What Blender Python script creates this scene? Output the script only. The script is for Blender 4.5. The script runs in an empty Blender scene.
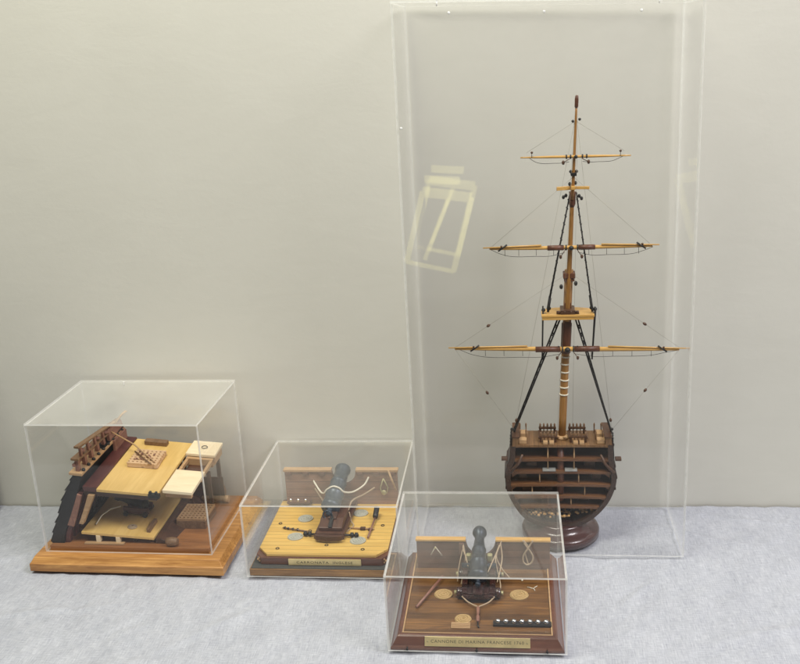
import bpy, bmesh, math, random
from mathutils import Vector, Matrix
random.seed(7)
C = bpy.context.scene.collection
sc = bpy.context.scene

# ---------------------------------------------------------------- camera
cd = bpy.data.cameras.new("camera"); cam = bpy.data.objects.new("camera", cd); C.objects.link(cam)
cd.sensor_width = 36.0; cd.lens = 36.0 * 952.41 / 800.0; cd.clip_start = 0.02; cd.clip_end = 50
R = Matrix(((0.99341458, 0.01870223, 0.11303845), (0.10265215, 0.29294144, -0.95060394), (-0.05089206, 0.95594746, 0.28909248)))
cam.matrix_world = Matrix.Translation((0, 0, 0.65460)) @ R.to_4x4()
sc.camera = cam
# ---------------------------------------------------------------- light
w = bpy.data.worlds.new("World"); sc.world = w; w.use_nodes = True
w.node_tree.nodes["Background"].inputs[0].default_value = (0.80, 0.82, 0.84, 1)
w.node_tree.nodes["Background"].inputs[1].default_value = 0.13

def area(name, loc, target, size, sy, power, col):
    l = bpy.data.lights.new(name, 'AREA'); l.shape = 'RECTANGLE'; l.size = size; l.size_y = sy
    l.energy = power; l.color = col
    o = bpy.data.objects.new(name, l); C.objects.link(o); o.location = loc
    o.rotation_euler = (Vector(target) - Vector(loc)).to_track_quat('-Z', 'Y').to_euler()
    return o
area("ceiling_light", (-0.65, 0.48, 2.05), (-0.35, 1.1, 0.1), 1.0, 0.5, 38, (1.0, 0.985, 0.83))
area("window_light", (1.5, 0.1, 2.0), (0.15, 1.15, 0.2), 0.9, 0.9, 54, (1.0, 0.965, 0.99))
sc.view_settings.view_transform = 'Standard'; sc.view_settings.look = 'None'
sc.view_settings.exposure = 0.0; sc.view_settings.gamma = 1.0
sc.cycles.max_bounces = 12; sc.cycles.transparent_max_bounces = 64
sc.cycles.diffuse_bounces = 4; sc.cycles.glossy_bounces = 5

# ---------------------------------------------------------------- materials
def nt(name):
    m = bpy.data.materials.new(name); m.use_nodes = True
    t = m.node_tree; p = t.nodes["Principled BSDF"]
    return m, t, p
def N(t, kind, **kw):
    n = t.nodes.new(kind)
    for k, v in kw.items():
        setattr(n, k, v)
    return n
def mapping(t, scale, src='Object'):
    tc = N(t, 'ShaderNodeTexCoord'); mp = N(t, 'ShaderNodeMapping'); mp.inputs['Scale'].default_value = scale
    t.links.new(tc.outputs[src], mp.inputs['Vector']); return mp.outputs[0]
def noise(t, vec, scale, detail=4, rough=.55, dist=0):
    n = N(t, 'ShaderNodeTexNoise'); n.inputs['Scale'].default_value = scale; n.inputs['Detail'].default_value = detail
    n.inputs['Roughness'].default_value = rough; n.inputs['Distortion'].default_value = dist
    t.links.new(vec, n.inputs['Vector']); return n.outputs['Fac']
def ramp(t, fac, stops):
    r = N(t, 'ShaderNodeValToRGB'); e = r.color_ramp.elements
    while len(e) < len(stops): e.new(0.5)
    for i, (p, c) in enumerate(stops):
        e[i].position = p; e[i].color = (c[0], c[1], c[2], 1)
    t.links.new(fac, r.inputs[0]); return r.outputs[0]
def mixc(t, f, a, b, mode='MIX'):
    m = N(t, 'ShaderNodeMix', data_type='RGBA', blend_type=mode)
    for s, v in ((m.inputs[0], f), (m.inputs[6], a), (m.inputs[7], b)):
        if isinstance(v, (int, float)): s.default_value = v
        elif isinstance(v, tuple): s.default_value = (*v, 1)
        else: t.links.new(v, s)
    return m.outputs[2]
def math_(t, op, a, b=None):
    m = N(t, 'ShaderNodeMath', operation=op)
    for i, v in enumerate((a, b)):
        if v is None: continue
        if isinstance(v, (int, float)): m.inputs[i].default_value = v
        else: t.links.new(v, m.inputs[i])
    return m.outputs[0]
def bump(t, p, h, strength, dist=.001):
    b = N(t, 'ShaderNodeBump'); b.inputs['Strength'].default_value = strength; b.inputs['Distance'].default_value = dist
    t.links.new(h, b.inputs['Height']); t.links.new(b.outputs[0], p.inputs['Normal'])

def wood(name, c1, c2, axis=0, scale=1.0, rough=.4, planks=None, plank_axis=1, coat=0.0, vary=.25):
    """grain stretched along `axis`; optional plank seams every `planks` m across `plank_axis`"""
    m, t, p = nt(name)
    s = [60 * scale] * 3; s[axis] = 7 * scale
    v = mapping(t, s)
    g = noise(t, v, 1.6, 6, .62, .9)
    s2 = [340 * scale] * 3; s2[axis] = 14 * scale
    g2 = noise(t, mapping(t, s2), 1.5, 3, .6, .2)
    mixf = math_(t, 'ADD', math_(t, 'MULTIPLY', g, .65), math_(t, 'MULTIPLY', g2, .35))
    col = ramp(t, mixf, [(.34, c2), (.52, tuple((a + b) / 2 for a, b in zip(c1, c2))), (.66, c1)])
    hgt = mixf
    if planks:
        tc = N(t, 'ShaderNodeTexCoord'); sx = N(t, 'ShaderNodeSeparateXYZ'); t.links.new(tc.outputs['Object'], sx.inputs[0])
        q = math_(t, 'DIVIDE', sx.outputs[plank_axis], planks)
        fl = math_(t, 'FLOOR', q); fr = math_(t, 'FRACT', q)
        wn = N(t, 'ShaderNodeTexWhiteNoise', noise_dimensions='1D'); t.links.new(fl, wn.inputs['W'])
        var = math_(t, 'ADD', math_(t, 'MULTIPLY', wn.outputs['Value'], vary), 1 - vary / 2)
        cc = N(t, 'ShaderNodeCombineColor')
        for i in range(3): t.links.new(var, cc.inputs[i])
        col = mixc(t, 1.0, col, cc.outputs[0], 'MULTIPLY')
        seam = math_(t, 'LESS_THAN', fr, .07)
        col = mixc(t, math_(t, 'MULTIPLY', seam, .6), col, tuple(x * .25 for x in c2))
    t.links.new(col, p.inputs['Base Color'])
    rr = N(t, 'ShaderNodeMapRange'); t.links.new(g, rr.inputs[0]); rr.inputs[3].default_value = rough - .08; rr.inputs[4].default_value = rough + .12
    t.links.new(rr.outputs[0], p.inputs['Roughness'])
    p.inputs['Coat Weight'].default_value = coat; p.inputs['Coat Roughness'].default_value = .15
    bump(t, p, hgt, .25, .0004)
    return m
def plain(name, c, rough=.5, metal=0, var=.2, scale=150, bmp=.15):
    m, t, p = nt(name)
    n = noise(t, mapping(t, (1, 1, 1)), scale, 4)
    col = ramp(t, n, [(.3, tuple(x * (1 - var) for x in c)), (.7, tuple(min(1, x * (1 + var)) for x in c))])
    t.links.new(col, p.inputs['Base Color']); p.inputs['Roughness'].default_value = rough; p.inputs['Metallic'].default_value = metal
    bump(t, p, n, bmp, .0004)
    return m
def rope_mat(name, c):
    m, t, p = nt(name)
    n = N(t, 'ShaderNodeTexWave', wave_type='BANDS', bands_direction='DIAGONAL'); n.inputs['Scale'].default_value = 260; n.inputs['Distortion'].default_value = 1.5
    t.links.new(mapping(t, (1, 1, 1)), n.inputs['Vector'])
    t.links.new(ramp(t, n.outputs['Fac'], [(.2, tuple(x * .6 for x in c)), (.8, c)]), p.inputs['Base Color'])
    p.inputs['Roughness'].default_value = .85
    return m

M = {}
M['oak'] = wood('oak', (.64, .34, .11), (.25, .10, .026), 0, 1, .38, coat=.2)
M['oak_dark'] = wood('oak_dark', (.42, .23, .08), (.15, .07, .022), 0, 1.2, .4)
M['oak_top'] = wood('oak_top', (.40, .17, .055), (.20, .08, .025), 0, .8, .42)
M['walnut'] = wood('walnut', (.105, .045, .024), (.04, .017, .010), 0, 1.2, .42)
M['mahogany'] = wood('mahogany', (.17, .062, .032), (.085, .03, .018), 0, 1, .3, coat=.35)
M['deck_yellow'] = wood('deck_yellow', (.74, .50, .15), (.58, .35, .085), 0, 1, .42, planks=.0095, plank_axis=1, vary=.12)
M['deck_pine'] = wood('deck_pine', (.74, .51, .19), (.60, .38, .11), 1, .5, .4, vary=.05)
M['deck_brown'] = wood('deck_brown', (.23, .11, .032), (.065, .028, .011), 0, 1, .32, planks=.0112, plank_axis=1, vary=.5, coat=.25)
M['cream'] = wood('cream_wood', (.86, .74, .52), (.76, .60, .38), 0, 1, .5)
M['tan'] = wood('tan_wood', (.55, .36, .19), (.36, .21, .10), 0, 2, .5)
M['cream_tan'] = wood('cream_tan_wood', (.72, .50, .30), (.50, .31, .17), 0, 2, .5)
M['carriage'] = wood('carriage_wood', (.060, .020, .014), (.022, .008, .007), 1, 1.5, .22, coat=.4)
M['carriage_b'] = wood('carriage_brown', (.115, .048, .026), (.05, .022, .014), 1, 1.5, .4)
M['tan_dark'] = wood('tan_dark_wood', (.27, .16, .085), (.13, .07, .035), 1, 2, .5)
M['red_wood'] = wood('red_wood', (.12, .035, .03), (.055, .016, .016), 1, 2, .4)
M['rail_wood'] = wood('rail_wood', (.34, .17, .115), (.17, .075, .055), 1, 2, .45)
M['bulwark_b'] = wood('bulwark_brown', (.29, .155, .10), (.16, .08, .055), 0, 1, .5, planks=.012, plank_axis=2, vary=.15)
M['bulwark_c'] = wood('bulwark_dark', (.16, .075, .045), (.085, .035, .024), 0, 1, .45, planks=.010, plank_axis=2, vary=.2)
M['spar'] = wood('spar_wood', (.70, .42, .13), (.50, .27, .06), 0, 2, .4, coat=.2)
M['mast'] = wood('mast_wood', (.42, .21, .05), (.22, .095, .02), 2, 2, .4, coat=.2)
M['mast_red'] = wood('mast_red_wood', (.15, .052, .022), (.07, .024, .013), 2, 2, .4)
M['hull'] = wood('hull_wood', (.062, .030, .018), (.024, .012, .008), 1, 2, .4)
M['hull_edge'] = wood('hull_edge_wood', (.12, .055, .025), (.045, .02, .012), 1, 2, .4)
M['deck_beam'] = wood('deck_beam_wood', (.20, .085, .028), (.08, .032, .013), 0, 2, .45)
M['top_deck'] = wood('top_deck_wood', (.25, .135, .055), (.13, .065, .028), 1, 1.5, .5, planks=.006, plank_axis=0, vary=.3)
M['pedestal'] = wood('pedestal_wood', (.085, .036, .032), (.05, .02, .02), 0, .7, .22, coat=.5)
M['black_hull'] = plain('black_hull', (.007, .007, .008), .55, 0, .4, 300, .6)
M['black'] = plain('black_paint', (.012, .011, .011), .45)
M['dark_rope'] = rope_mat('tarred_rope', (.022, .02, .02))
M['rope'] = rope_mat('hemp_rope', (.48, .36, .24))
M['white_rope'] = rope_mat('white_rope', (.85, .80, .66))
M['thread'] = rope_mat('thread', (.33, .30, .24))
M['gun_blue'] = plain('gunmetal_blue', (.028, .038, .056), .34, .45, .25, 200)
M['gun_b'] = plain('gunmetal_grey', (.040, .058, .082), .36, .3, .2, 200)
M['brass'] = plain('brass', (.74, .60, .30), .34, .55, .12, 60)
M['brass_dull'] = plain('brass_dull', (.42, .38, .20), .5, .5, .2, 200)
M['steel'] = plain('steel', (.75, .75, .76), .22, .9, .05)
M['steel_ball'] = plain('steel_ball', (.55, .56, .58), .12, 1.0, .05)
M['iron_balls'] = plain('iron_balls', (.06, .06, .065), .16, .8, .1)
M['engraving'] = plain('engraving', (.10, .08, .03), .6)
M['white_plastic'] = plain('white_plastic', (.8, .8, .78), .3)
M['felt'] = plain('felt_grey', (.075, .075, .068), .95, 0, .15, 500)
M['coil'] = rope_mat('coil_rope', (.52, .35, .15))
M['coil_grey'] = rope_mat('coil_rope_grey', (.52, .51, .43))
M['ballast'] = plain('ballast', (.46, .27, .10), .7, 0, .6, 90)
M['grey_metal'] = plain('grey_metal', (.42, .42, .40), .4, .4)

def clear_mat(name, d0, d1, ior=1.34):
    m = bpy.data.materials.new(name); m.use_nodes = True; t = m.node_tree; t.nodes.clear()
    out = N(t, 'ShaderNodeOutputMaterial'); tr = N(t, 'ShaderNodeBsdfTransparent'); gl = N(t, 'ShaderNodeBsdfGlossy')
    df = N(t, 'ShaderNodeBsdfDiffuse'); df.inputs[0].default_value = (.9, .9, .86, 1)
    tr.inputs[0].default_value = (1, 1, 1, 1); gl.inputs['Roughness'].default_value = .015; gl.inputs[0].default_value = (1, 1, 1, 1)
    fr = N(t, 'ShaderNodeFresnel'); ge = N(t, 'ShaderNodeNewGeometry')
    mr = N(t, 'ShaderNodeMapRange'); t.links.new(ge.outputs['Backfacing'], mr.inputs[0]); mr.inputs[3].default_value = ior; mr.inputs[4].default_value = 1 / ior
    t.links.new(mr.outputs[0], fr.inputs[0])
    a = N(t, 'ShaderNodeMixShader'); t.links.new(fr.outputs[0], a.inputs[0]); t.links.new(tr.outputs[0], a.inputs[1]); t.links.new(gl.outputs[0], a.inputs[2])
    # a fine dusty film, raised on the tops to imitate milky reflections
    n = noise(t, mapping(t, (1, 1, .35)), 14, 6, .6, 1.0)
    dust_haze = N(t, 'ShaderNodeMapRange'); t.links.new(n, dust_haze.inputs[0]); dust_haze.inputs[1].default_value = .35; dust_haze.inputs[2].default_value = .75
    dust_haze.inputs[3].default_value = d0; dust_haze.inputs[4].default_value = d1
    b = N(t, 'ShaderNodeMixShader'); t.links.new(dust_haze.outputs[0], b.inputs[0]); t.links.new(a.outputs[0], b.inputs[1]); t.links.new(df.outputs[0], b.inputs[2])
    t.links.new(b.outputs[0], out.inputs[0]); return m
def edge_mat(name, c, op):
    m = bpy.data.materials.new(name); m.use_nodes = True; t = m.node_tree; t.nodes.clear()
    out = N(t, 'ShaderNodeOutputMaterial'); tr = N(t, 'ShaderNodeBsdfTransparent'); df = N(t, 'ShaderNodeBsdfDiffuse'); tl = N(t, 'ShaderNodeBsdfTranslucent')
    df.inputs[0].default_value = (*c, 1); tl.inputs[0].default_value = (*c, 1)
    a = N(t, 'ShaderNodeMixShader'); a.inputs[0].default_value = .5; t.links.new(df.outputs[0], a.inputs[1]); t.links.new(tl.outputs[0], a.inputs[2])
    n = noise(t, mapping(t, (1, 1, 1)), 45, 4, .6)
    mr = N(t, 'ShaderNodeMapRange'); t.links.new(n, mr.inputs[0]); mr.inputs[1].default_value = .3; mr.inputs[2].default_value = .7
    mr.inputs[3].default_value = op - .12; mr.inputs[4].default_value = min(1, op + .08)
    b = N(t, 'ShaderNodeMixShader'); t.links.new(mr.outputs[0], b.inputs[0]); t.links.new(tr.outputs[0], b.inputs[1]); t.links.new(a.outputs[0], b.inputs[2])
    t.links.new(b.outputs[0], out.inputs[0]); return m
M['clear'] = clear_mat('clear_acrylic', .0, .006)
M['clear_tall'] = clear_mat('clear_acrylic_thin', .002, .012, 1.22)
M['clear_top_milky'] = clear_mat('clear_acrylic_milky', .075, .12)  # pale haze mixed in where the top would mirror the room
M['clear_top'] = clear_mat('clear_acrylic_hazy', .02, .042)
M['edge'] = edge_mat('acrylic_edge', (1, 1, .98), .66)
M['edge_mid'] = edge_mat('acrylic_edge_mid', (.97, .98, .95), .5)
M['edge_soft'] = edge_mat('acrylic_edge_soft', (.95, .97, .93), .38)

# ---------------------------------------------------------------- mesh builder (millimetres in, metres out)
class MB:
    def __init__(s, tf=None):
        s.v = []; s.f = []; s.mi = []; s.sm = []; s.tf = tf; s.mats = []
    def add(s, vs, fs, m=0, smooth=False):
        b = len(s.v)
        for q in vs:
            q = s.tf(*q) if s.tf else q
            s.v.append((q[0] * .001, q[1] * .001, q[2] * .001))
        for f in fs:
            s.f.append([b + i for i in f]); s.mi.append(m); s.sm.append(smooth)
        return s
    def bx(s, x0, y0, z0, x1, y1, z1, m=0):
        vs = [(x0, y0, z0), (x1, y0, z0), (x1, y1, z0), (x0, y1, z0), (x0, y0, z1), (x1, y0, z1), (x1, y1, z1), (x0, y1, z1)]
        return s.add(vs, [(3, 2, 1, 0), (4, 5, 6, 7), (0, 1, 5, 4), (1, 2, 6, 5), (2, 3, 7, 6), (3, 0, 4, 7)], m)
    def obx(s, c, size, rz=0, rx=0, ry=0, m=0):
        Rm = Matrix.Rotation(rz, 3, 'Z') @ Matrix.Rotation(ry, 3, 'Y') @ Matrix.Rotation(rx, 3, 'X'); c = Vector(c)
        h = [Vector((a * size[0] / 2, b * size[1] / 2, d * size[2] / 2)) for a, b, d in ((-1, -1, -1), (1, -1, -1), (1, 1, -1), (-1, 1, -1), (-1, -1, 1), (1, -1, 1), (1, 1, 1), (-1, 1, 1))]
        return s.add([tuple(c + Rm @ q) for q in h], [(3, 2, 1, 0), (4, 5, 6, 7), (0, 1, 5, 4), (1, 2, 6, 5), (2, 3, 7, 6), (3, 0, 4, 7)], m)
    def tube(s, pts, r, n=10, m=0, cap=True):
        pts = [Vector(p) for p in pts]; k = len(pts)
        rs = r if isinstance(r, (list, tuple)) else [r] * k
        vs = []; up = None
        for i, p in enumerate(pts):
            d = (pts[min(i + 1, k - 1)] - pts[max(i - 1, 0)]).normalized()
            if up is None:
                up = Vector((0, 0, 1)) if abs(d.z) < .9 else Vector((1, 0, 0))
            a = d.cross(up).normalized(); b = a.cross(d).normalized(); up = b
            for j in range(n):
                t = 2 * math.pi * j / n
                vs.append(tuple(p + (a * math.cos(t) + b * math.sin(t)) * rs[i]))
        fs = [(i * n + j, i * n + (j + 1) % n, (i + 1) * n + (j + 1) % n, (i + 1) * n + j) for i in range(k - 1) for j in range(n)]
        s.add(vs, fs, m, True)
        if cap:
            b = len(s.v) - len(vs)
            s.f.append([b + j for j in range(n)][::-1]); s.mi.append(m); s.sm.append(False)
            s.f.append([b + (k - 1) * n + j for j in range(n)]); s.mi.append(m); s.sm.append(False)
        return s
    def lathe(s, prof, o, d, n=28, m=0):
        """prof = (distance along d, radius)"""
        o = Vector(o); d = Vector(d).normalized()
        up = Vector((0, 0, 1)) if abs(d.z) < .9 else Vector((1, 0, 0))
        a = d.cross(up).normalized(); b = a.cross(d).normalized(); vs = []
        for t, r in prof:
            for j in range(n):
                q = 2 * math.pi * j / n
                vs.append(tuple(o + d * t + (a * math.cos(q) + b * math.sin(q)) * max(r, .01)))
        k = len(prof)
        fs = [(i * n + j, i * n + (j + 1) % n, (i + 1) * n + (j + 1) % n, (i + 1) * n + j) for i in range(k - 1) for j in range(n)]
        s.add(vs, fs, m, True)
        b = len(s.v) - len(vs)
        s.f.append([b + j for j in range(n)][::-1]); s.mi.append(m); s.sm.append(False)
        s.f.append([b + (k - 1) * n + j for j in range(n)]); s.mi.append(m); s.sm.append(False)
        return s
    def prism(s, poly, y0, y1, m=0, axis='y'):
        n = len(poly)
        def P(a, b, c):
            return {'y': (a, c, b), 'z': (a, b, c), 'x': (c, a, b)}[axis]
        vs = [P(a, b, y0) for a, b in poly] + [P(a, b, y1) for a, b in poly]
        fs = [tuple(range(n)), tuple(range(2 * n - 1, n - 1, -1))] + [(i, i + n, (i + 1) % n + n, (i + 1) % n) for i in range(n)]
        return s.add(vs, fs, m)
    def strip(s, outer, inner, y0, y1, m=0):
        """a solid band between two matching open polylines (x,z), extruded along y"""
        n = len(outer)
        for i in range(n - 1):
            a, b, c, d = outer[i], outer[i + 1], inner[i + 1], inner[i]
            vs = [(q[0], y, q[1]) for y in (y0, y1) for q in (a, b, c, d)]
            fs = [(0, 1, 2, 3), (7, 6, 5, 4), (0, 4, 5, 1), (2, 6, 7, 3)]
            if i == 0: fs.append((0, 3, 7, 4))
            if i == n - 2: fs.append((1, 5, 6, 2))
            s.add(vs, fs, m)
        return s
    def ball(s, c, r, n=12, m=0, sq=(1, 1, 1)):
        prof = []
        k = n // 2
        vs = []; c = Vector(c)
        for i in range(k + 1):
            ph = math.pi * i / k
            for j in range(n):
                t = 2 * math.pi * j / n
                vs.append((c.x + r * sq[0] * math.sin(ph) * math.cos(t), c.y + r * sq[1] * math.sin(ph) * math.sin(t), c.z + r * sq[2] * math.cos(ph)))
        fs = [(i * n + j, (i + 1) * n + j, (i + 1) * n + (j + 1) % n, i * n + (j + 1) % n) for i in range(k) for j in range(n)]
        return s.add(vs, fs, m, True)
    def rings(s, loops, m=0, close=True):
        n = len(loops[0]); vs = [q for l in loops for q in l]
        fs = [(i * n + j, i * n + (j + 1) % n, (i + 1) * n + (j + 1) % n, (i + 1) * n + j) for i in range(len(loops) - 1) for j in range(n)]
        if close: fs += [tuple(range(n))[::-1], tuple((len(loops) - 1) * n + j for j in range(n))]
        return s.add(vs, fs, m)

def obj(name, mb, mat, parent=None, bevel=0, label=None):
    me = bpy.data.meshes.new(name); me.from_pydata(mb.v, [], mb.f)
    for m in (mat if isinstance(mat, list) else [mat]): me.materials.append(M[m] if isinstance(m, str) else m)
    for p, mi, sm in zip(me.polygons, mb.mi, mb.sm): p.material_index = mi; p.use_smooth = sm
    bm = bmesh.new(); bm.from_mesh(me)
    bmesh.ops.remove_doubles(bm, verts=bm.verts, dist=1e-7)
    bmesh.ops.recalc_face_normals(bm, faces=bm.faces); bm.to_mesh(me); bm.free(); me.update()
    o = bpy.data.objects.new(name, me); C.objects.link(o)
    if parent: o.parent = parent
    if bevel:
        b = o.modifiers.new('bevel', 'BEVEL'); b.width = bevel * .001; b.segments = 2; b.limit_method = 'ANGLE'; b.angle_limit = math.radians(40)
    if label: o['label'] = label
    return o
def each(name, mb, mat, parent=None, bevel=0, label=None):
    """one object per separate piece of the builder"""
    par = list(range(len(mb.v)))
    def find(a):
        while par[a] != a: par[a] = par[par[a]]; a = par[a]
        return a
    for f in mb.f:
        for q in f[1:]: par[find(f[0])] = find(q)
    groups = {}
    for i, f in enumerate(mb.f): groups.setdefault(find(f[0]), []).append(i)
    for g in groups.values():
        idx = {}; b = MB()
        for i in g:
            for q in mb.f[i]:
                if q not in idx: idx[q] = len(b.v); b.v.append(mb.v[q])
            b.f.append([idx[q] for q in mb.f[i]]); b.mi.append(mb.mi[i]); b.sm.append(mb.sm[i])
        obj(name, b, mat, parent, bevel, label)
def thing(name, label, cat, loc, rz, group=None):
    o = bpy.data.objects.new(name, None); C.objects.link(o); o.location = loc; o.rotation_euler = (0, 0, rz)
    o.empty_display_size = .05
    o['label'] = label; o['category'] = cat
    if group: o['group'] = group
    return o
def text(name, s, size_mm, mat, parent, loc_mm, rot, width_mm=None, depth=.15):
    cu = bpy.data.curves.new(name, 'FONT'); cu.body = s; cu.size = size_mm * .001; cu.extrude = depth * .001
    cu.align_x = 'CENTER'; cu.align_y = 'CENTER'; cu.space_character = 1.15
    t = bpy.data.objects.new(name, cu); C.objects.link(t)
    bpy.context.view_layer.update()
    me = bpy.data.meshes.new_from_object(t.evaluated_get(bpy.context.evaluated_depsgraph_get()))
    bpy.data.objects.remove(t)
    if width_mm:
        xs = [v.co.x for v in me.vertices]; k = width_mm * .001 / (max(xs) - min(xs))
        for v in me.vertices: v.co.x *= k
    me.materials.clear(); me.materials.append(M[mat])
    o = bpy.data.objects.new(name, me); C.objects.link(o); o.parent = parent
    o.location = [q * .001 for q in loc_mm]; o.rotation_euler = rot
    return o

# ---------------------------------------------------------------- frames of the four exhibits (front-left corner, metres)
FA = ((-.6288, 1.0921, 0), -.0262); FB = ((-.3448, 1.0667, 0), -.0093)
FC = ((-.1418, .9148, 0), -.0073); FD = ((-.1259, 1.1306, 0), -.0151)
WALL_Y = 1.2765

# ---------------------------------------------------------------- wall and table
def wall():
    m, t, p = nt('painted_plaster')
    n = noise(t, mapping(t, (1, 1, 1)), 2.2, 5, .6)
    n2 = noise(t, mapping(t, (1, 1, 1)), 160, 4, .6)
    n3 = noise(t, mapping(t, (1, 1, 3)), 9, 8, .7, 1.2)
    n = math_(t, 'ADD', math_(t, 'MULTIPLY', n, .7), math_(t, 'MULTIPLY', n3, .3))
    col = ramp(t, n, [(.35, (.575, .565, .507)), (.65, (.620, .610, .552))])
    t.links.new(col, p.inputs['Base Color']); p.inputs['Roughness'].default_value = .6
    bump(t, p, math_(t, 'ADD', math_(t, 'MULTIPLY', n2, .15), n), .25, .003)
    b = MB().bx(-2500, WALL_Y * 1000, -700, 2500, WALL_Y * 1000 + 120, 2600)
    o = obj('wall', b, m); o['kind'] = 'structure'
wall()

def fbm(x, y):
    from mathutils import noise as mn
    return mn.fractal(Vector((x, y, 0)), 1.0, 2.0, 4)
def cloth():
    m, t, p = nt('linen_cloth')
    v = mapping(t, (1, 1, 1))
    n = noise(t, v, 5, 5, .6, .3)
    blot = noise(t, mapping(t, (1.2, .6, 1)), 26, 6, .7, .6)
    w1 = noise(t, mapping(t, (900, 60, 1)), 1, 3, .65); w2 = noise(t, mapping(t, (90, 800, 1)), 1, 3, .65)
    weave = math_(t, 'ADD', w1, w2)
    f = math_(t, 'ADD', math_(t, 'MULTIPLY', blot, .22), math_(t, 'MULTIPLY', weave, .39))
    col = ramp(t, f, [(.36, (.27, .282, .335)), (.50, (.39, .405, .455)), (.62, (.50, .515, .565))])
    t.links.new(col, p.inputs['Base Color']); p.inputs['Roughness'].default_value = .9
    p.inputs['Sheen Weight'].default_value = .15
    h = math_(t, 'ADD', math_(t, 'MULTIPLY', weave, .15), math_(t, 'MULTIPLY', blot, .45))
    bump(t, p, h, .55, .0035)
    nx, ny = 860, 170
    creases = [((150, 1238), (330, 1150), 1.6, 5), ((230, 1262), (420, 1205), 1.2, 4), ((330, 1120), (560, 1060), 1.5, 6), ((-760, 1080), (-560, 1200), 1.4, 7), ((-700, 960), (-480, 1010), 1.3, 7), ((-420, 900), (-300, 1020), 1.1, 7), ((180, 930), (420, 1010), 1.3, 8), ((-620, 860), (-330, 900), 1.2, 8), ((480, 900), (700, 1120), 1.4, 8), ((120, 1010), (190, 1090), 1.0, 5)]
    def crease(x, y):
        h = 0
        for (ax_, ay), (bx_, by), a, wd in creases:
            dx, dy = bx_ - ax_, by - ay; L = math.hypot(dx, dy); u = ((x - ax_) * dx + (y - ay) * dy) / L / L
            if -.05 < u < 1.05:
                d = ((x - ax_) * dy - (y - ay) * dx) / L + 5 * fbm(u * 2.3 + a * 9, 2)
                if abs(d) < wd * 3: h += 1.8 * a * math.exp(-(d / wd) ** 2) * max(0, math.sin(math.pi * min(1, max(0, u))))
        return h
    x0, x1, y0, y1 = -1500, 1500, 770, WALL_Y * 1000 - 3
    vs = []
    for j in range(ny + 1):
        for i in range(nx + 1):
            x = x0 + (x1 - x0) * i / nx; y = y0 + (y1 - y0) * j / ny
            z = 2.0 * fbm(x * .016 + .4 * y * .01, y * .010) + 1.7 * abs(fbm(x * .022 - y * .018, y * .012 + 7)) + .8 * fbm(x * .05 + y * .03, y * .02 + 3)
            z -= 4.6; z += crease(x, y)
            vs.append((x, y, min(z, -.05)))
    fs = [(j * (nx + 1) + i, j * (nx + 1) + i + 1, (j + 1) * (nx + 1) + i + 1, (j + 1) * (nx + 1) + i) for j in range(ny) for i in range(nx)]
    b = MB(); b.add(vs, fs, 0, True)
    o = obj('tablecloth', b, m)
    # thickness below so that the cloth is a sheet over a board
    o.modifiers.new('solid', 'SOLIDIFY').thickness = .0015
    o.modifiers['solid'].offset = -1
    o['label'] = 'pale grey linen cloth spread flat under all the model cases'; o['category'] = 'tablecloth'
    tb = obj('table', MB().bx(-1500, 772, -45, 1500, WALL_Y * 1000 - 3, -13), 'walnut')
    tb['kind'] = 'structure'
    M['floor'] = plain('floor_vinyl', (.06, .055, .05), .6)
    fl = obj('floor', MB().bx(-4000, -4000, -800, 4000, 1270, -760), 'floor'); fl['kind'] = 'structure'
cloth()

# ---------------------------------------------------------------- acrylic cover
def cover(label, F, w, d, h, z0, th, screws, edge='edge', group='clear acrylic covers over the models', wall_th=None):
    t = thing('display_case', label, 'display case', (F[0][0], F[0][1], z0 * .001), F[1], group)
    g = .15
    def pane(x0, y0, zz0, x1, y1, zz1, thin, em=1):
        b = MB(); b.bx(x0, y0, zz0, x1, y1, zz1)
        # faces order: bottom, top, front, right, back, left
        ax = {'z': (0, 1), 'y': (2, 4), 'x': (3, 5)}[thin]
        b.mi = [0 if i in ax else em for i in range(6)]
        return obj('pane', b, ['clear_top_milky' if thin == 'z' and z0 > 1 else 'clear_tall' if h > 300 else 'clear_top' if thin == 'z' else 'clear', edge, 'edge_soft'], t)
    pane(0, 0, h - th, w, d, h, 'z')
    pane(0, 0, .4, w, th, h - th - g, 'y')
    pane(0, d - th, .4, w, d, h - th - g, 'y', 2)
    pane(0, th + g, .4, th, d - th - g, h - th - g, 'x')
    pane(w - th, th + g, .4, w, d - th - g, h - th - g, 'x')
    for (x, y, z, dx, dy, dz) in screws:
        sb = MB().lathe([(0, 1.5), (.5, 1.5), (.8, .9)], (x, y, z), (dx, dy, dz), 14)
        sb.lathe([(0, .9), (6, .7), (6.5, .1)], (x, y, z), (-dx, -dy, -dz), 8)
        obj('screw', sb, 'black' if h < 100 else 'white_plastic', t)
    return t
cA = cover('', FA, 234.1, 166.6, 186.7, 20.3, 2.4, [(70, 158, 186.8, 0, 0, 1)])
cA['label'] = 'clear acrylic box on the light oak board at far left'
cB = cover('clear acrylic box over the grey cannon model on yellow deck planks', FB, 202.7, 205.8, 104, 0, 2.2, [])
cC = cover('frontmost clear acrylic box over the cannon model on dark planks', FC, 200, 205.4, 96.9, 0, 2.2,
           [(22, -.1, 3.5, 0, -1, 0), (100, -.1, 3.5, 0, -1, 0), (178, -.1, 3.5, 0, -1, 0)])
cD = cover('tall clear acrylic case around the masted ship model', FD, 346.7, 139.7, 687.7, 0, 2.5,
           [(66, -.1, 674, 0, -1, 0), (172, -.1, 674, 0, -1, 0), (278, -.1, 674, 0, -1, 0), (52, 8, 687.8, 0, 0, 1), (298, 8, 687.8, 0, 0, 1), (5.5, -.1, 560, 0, -1, 0)], 'edge_mid')

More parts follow.
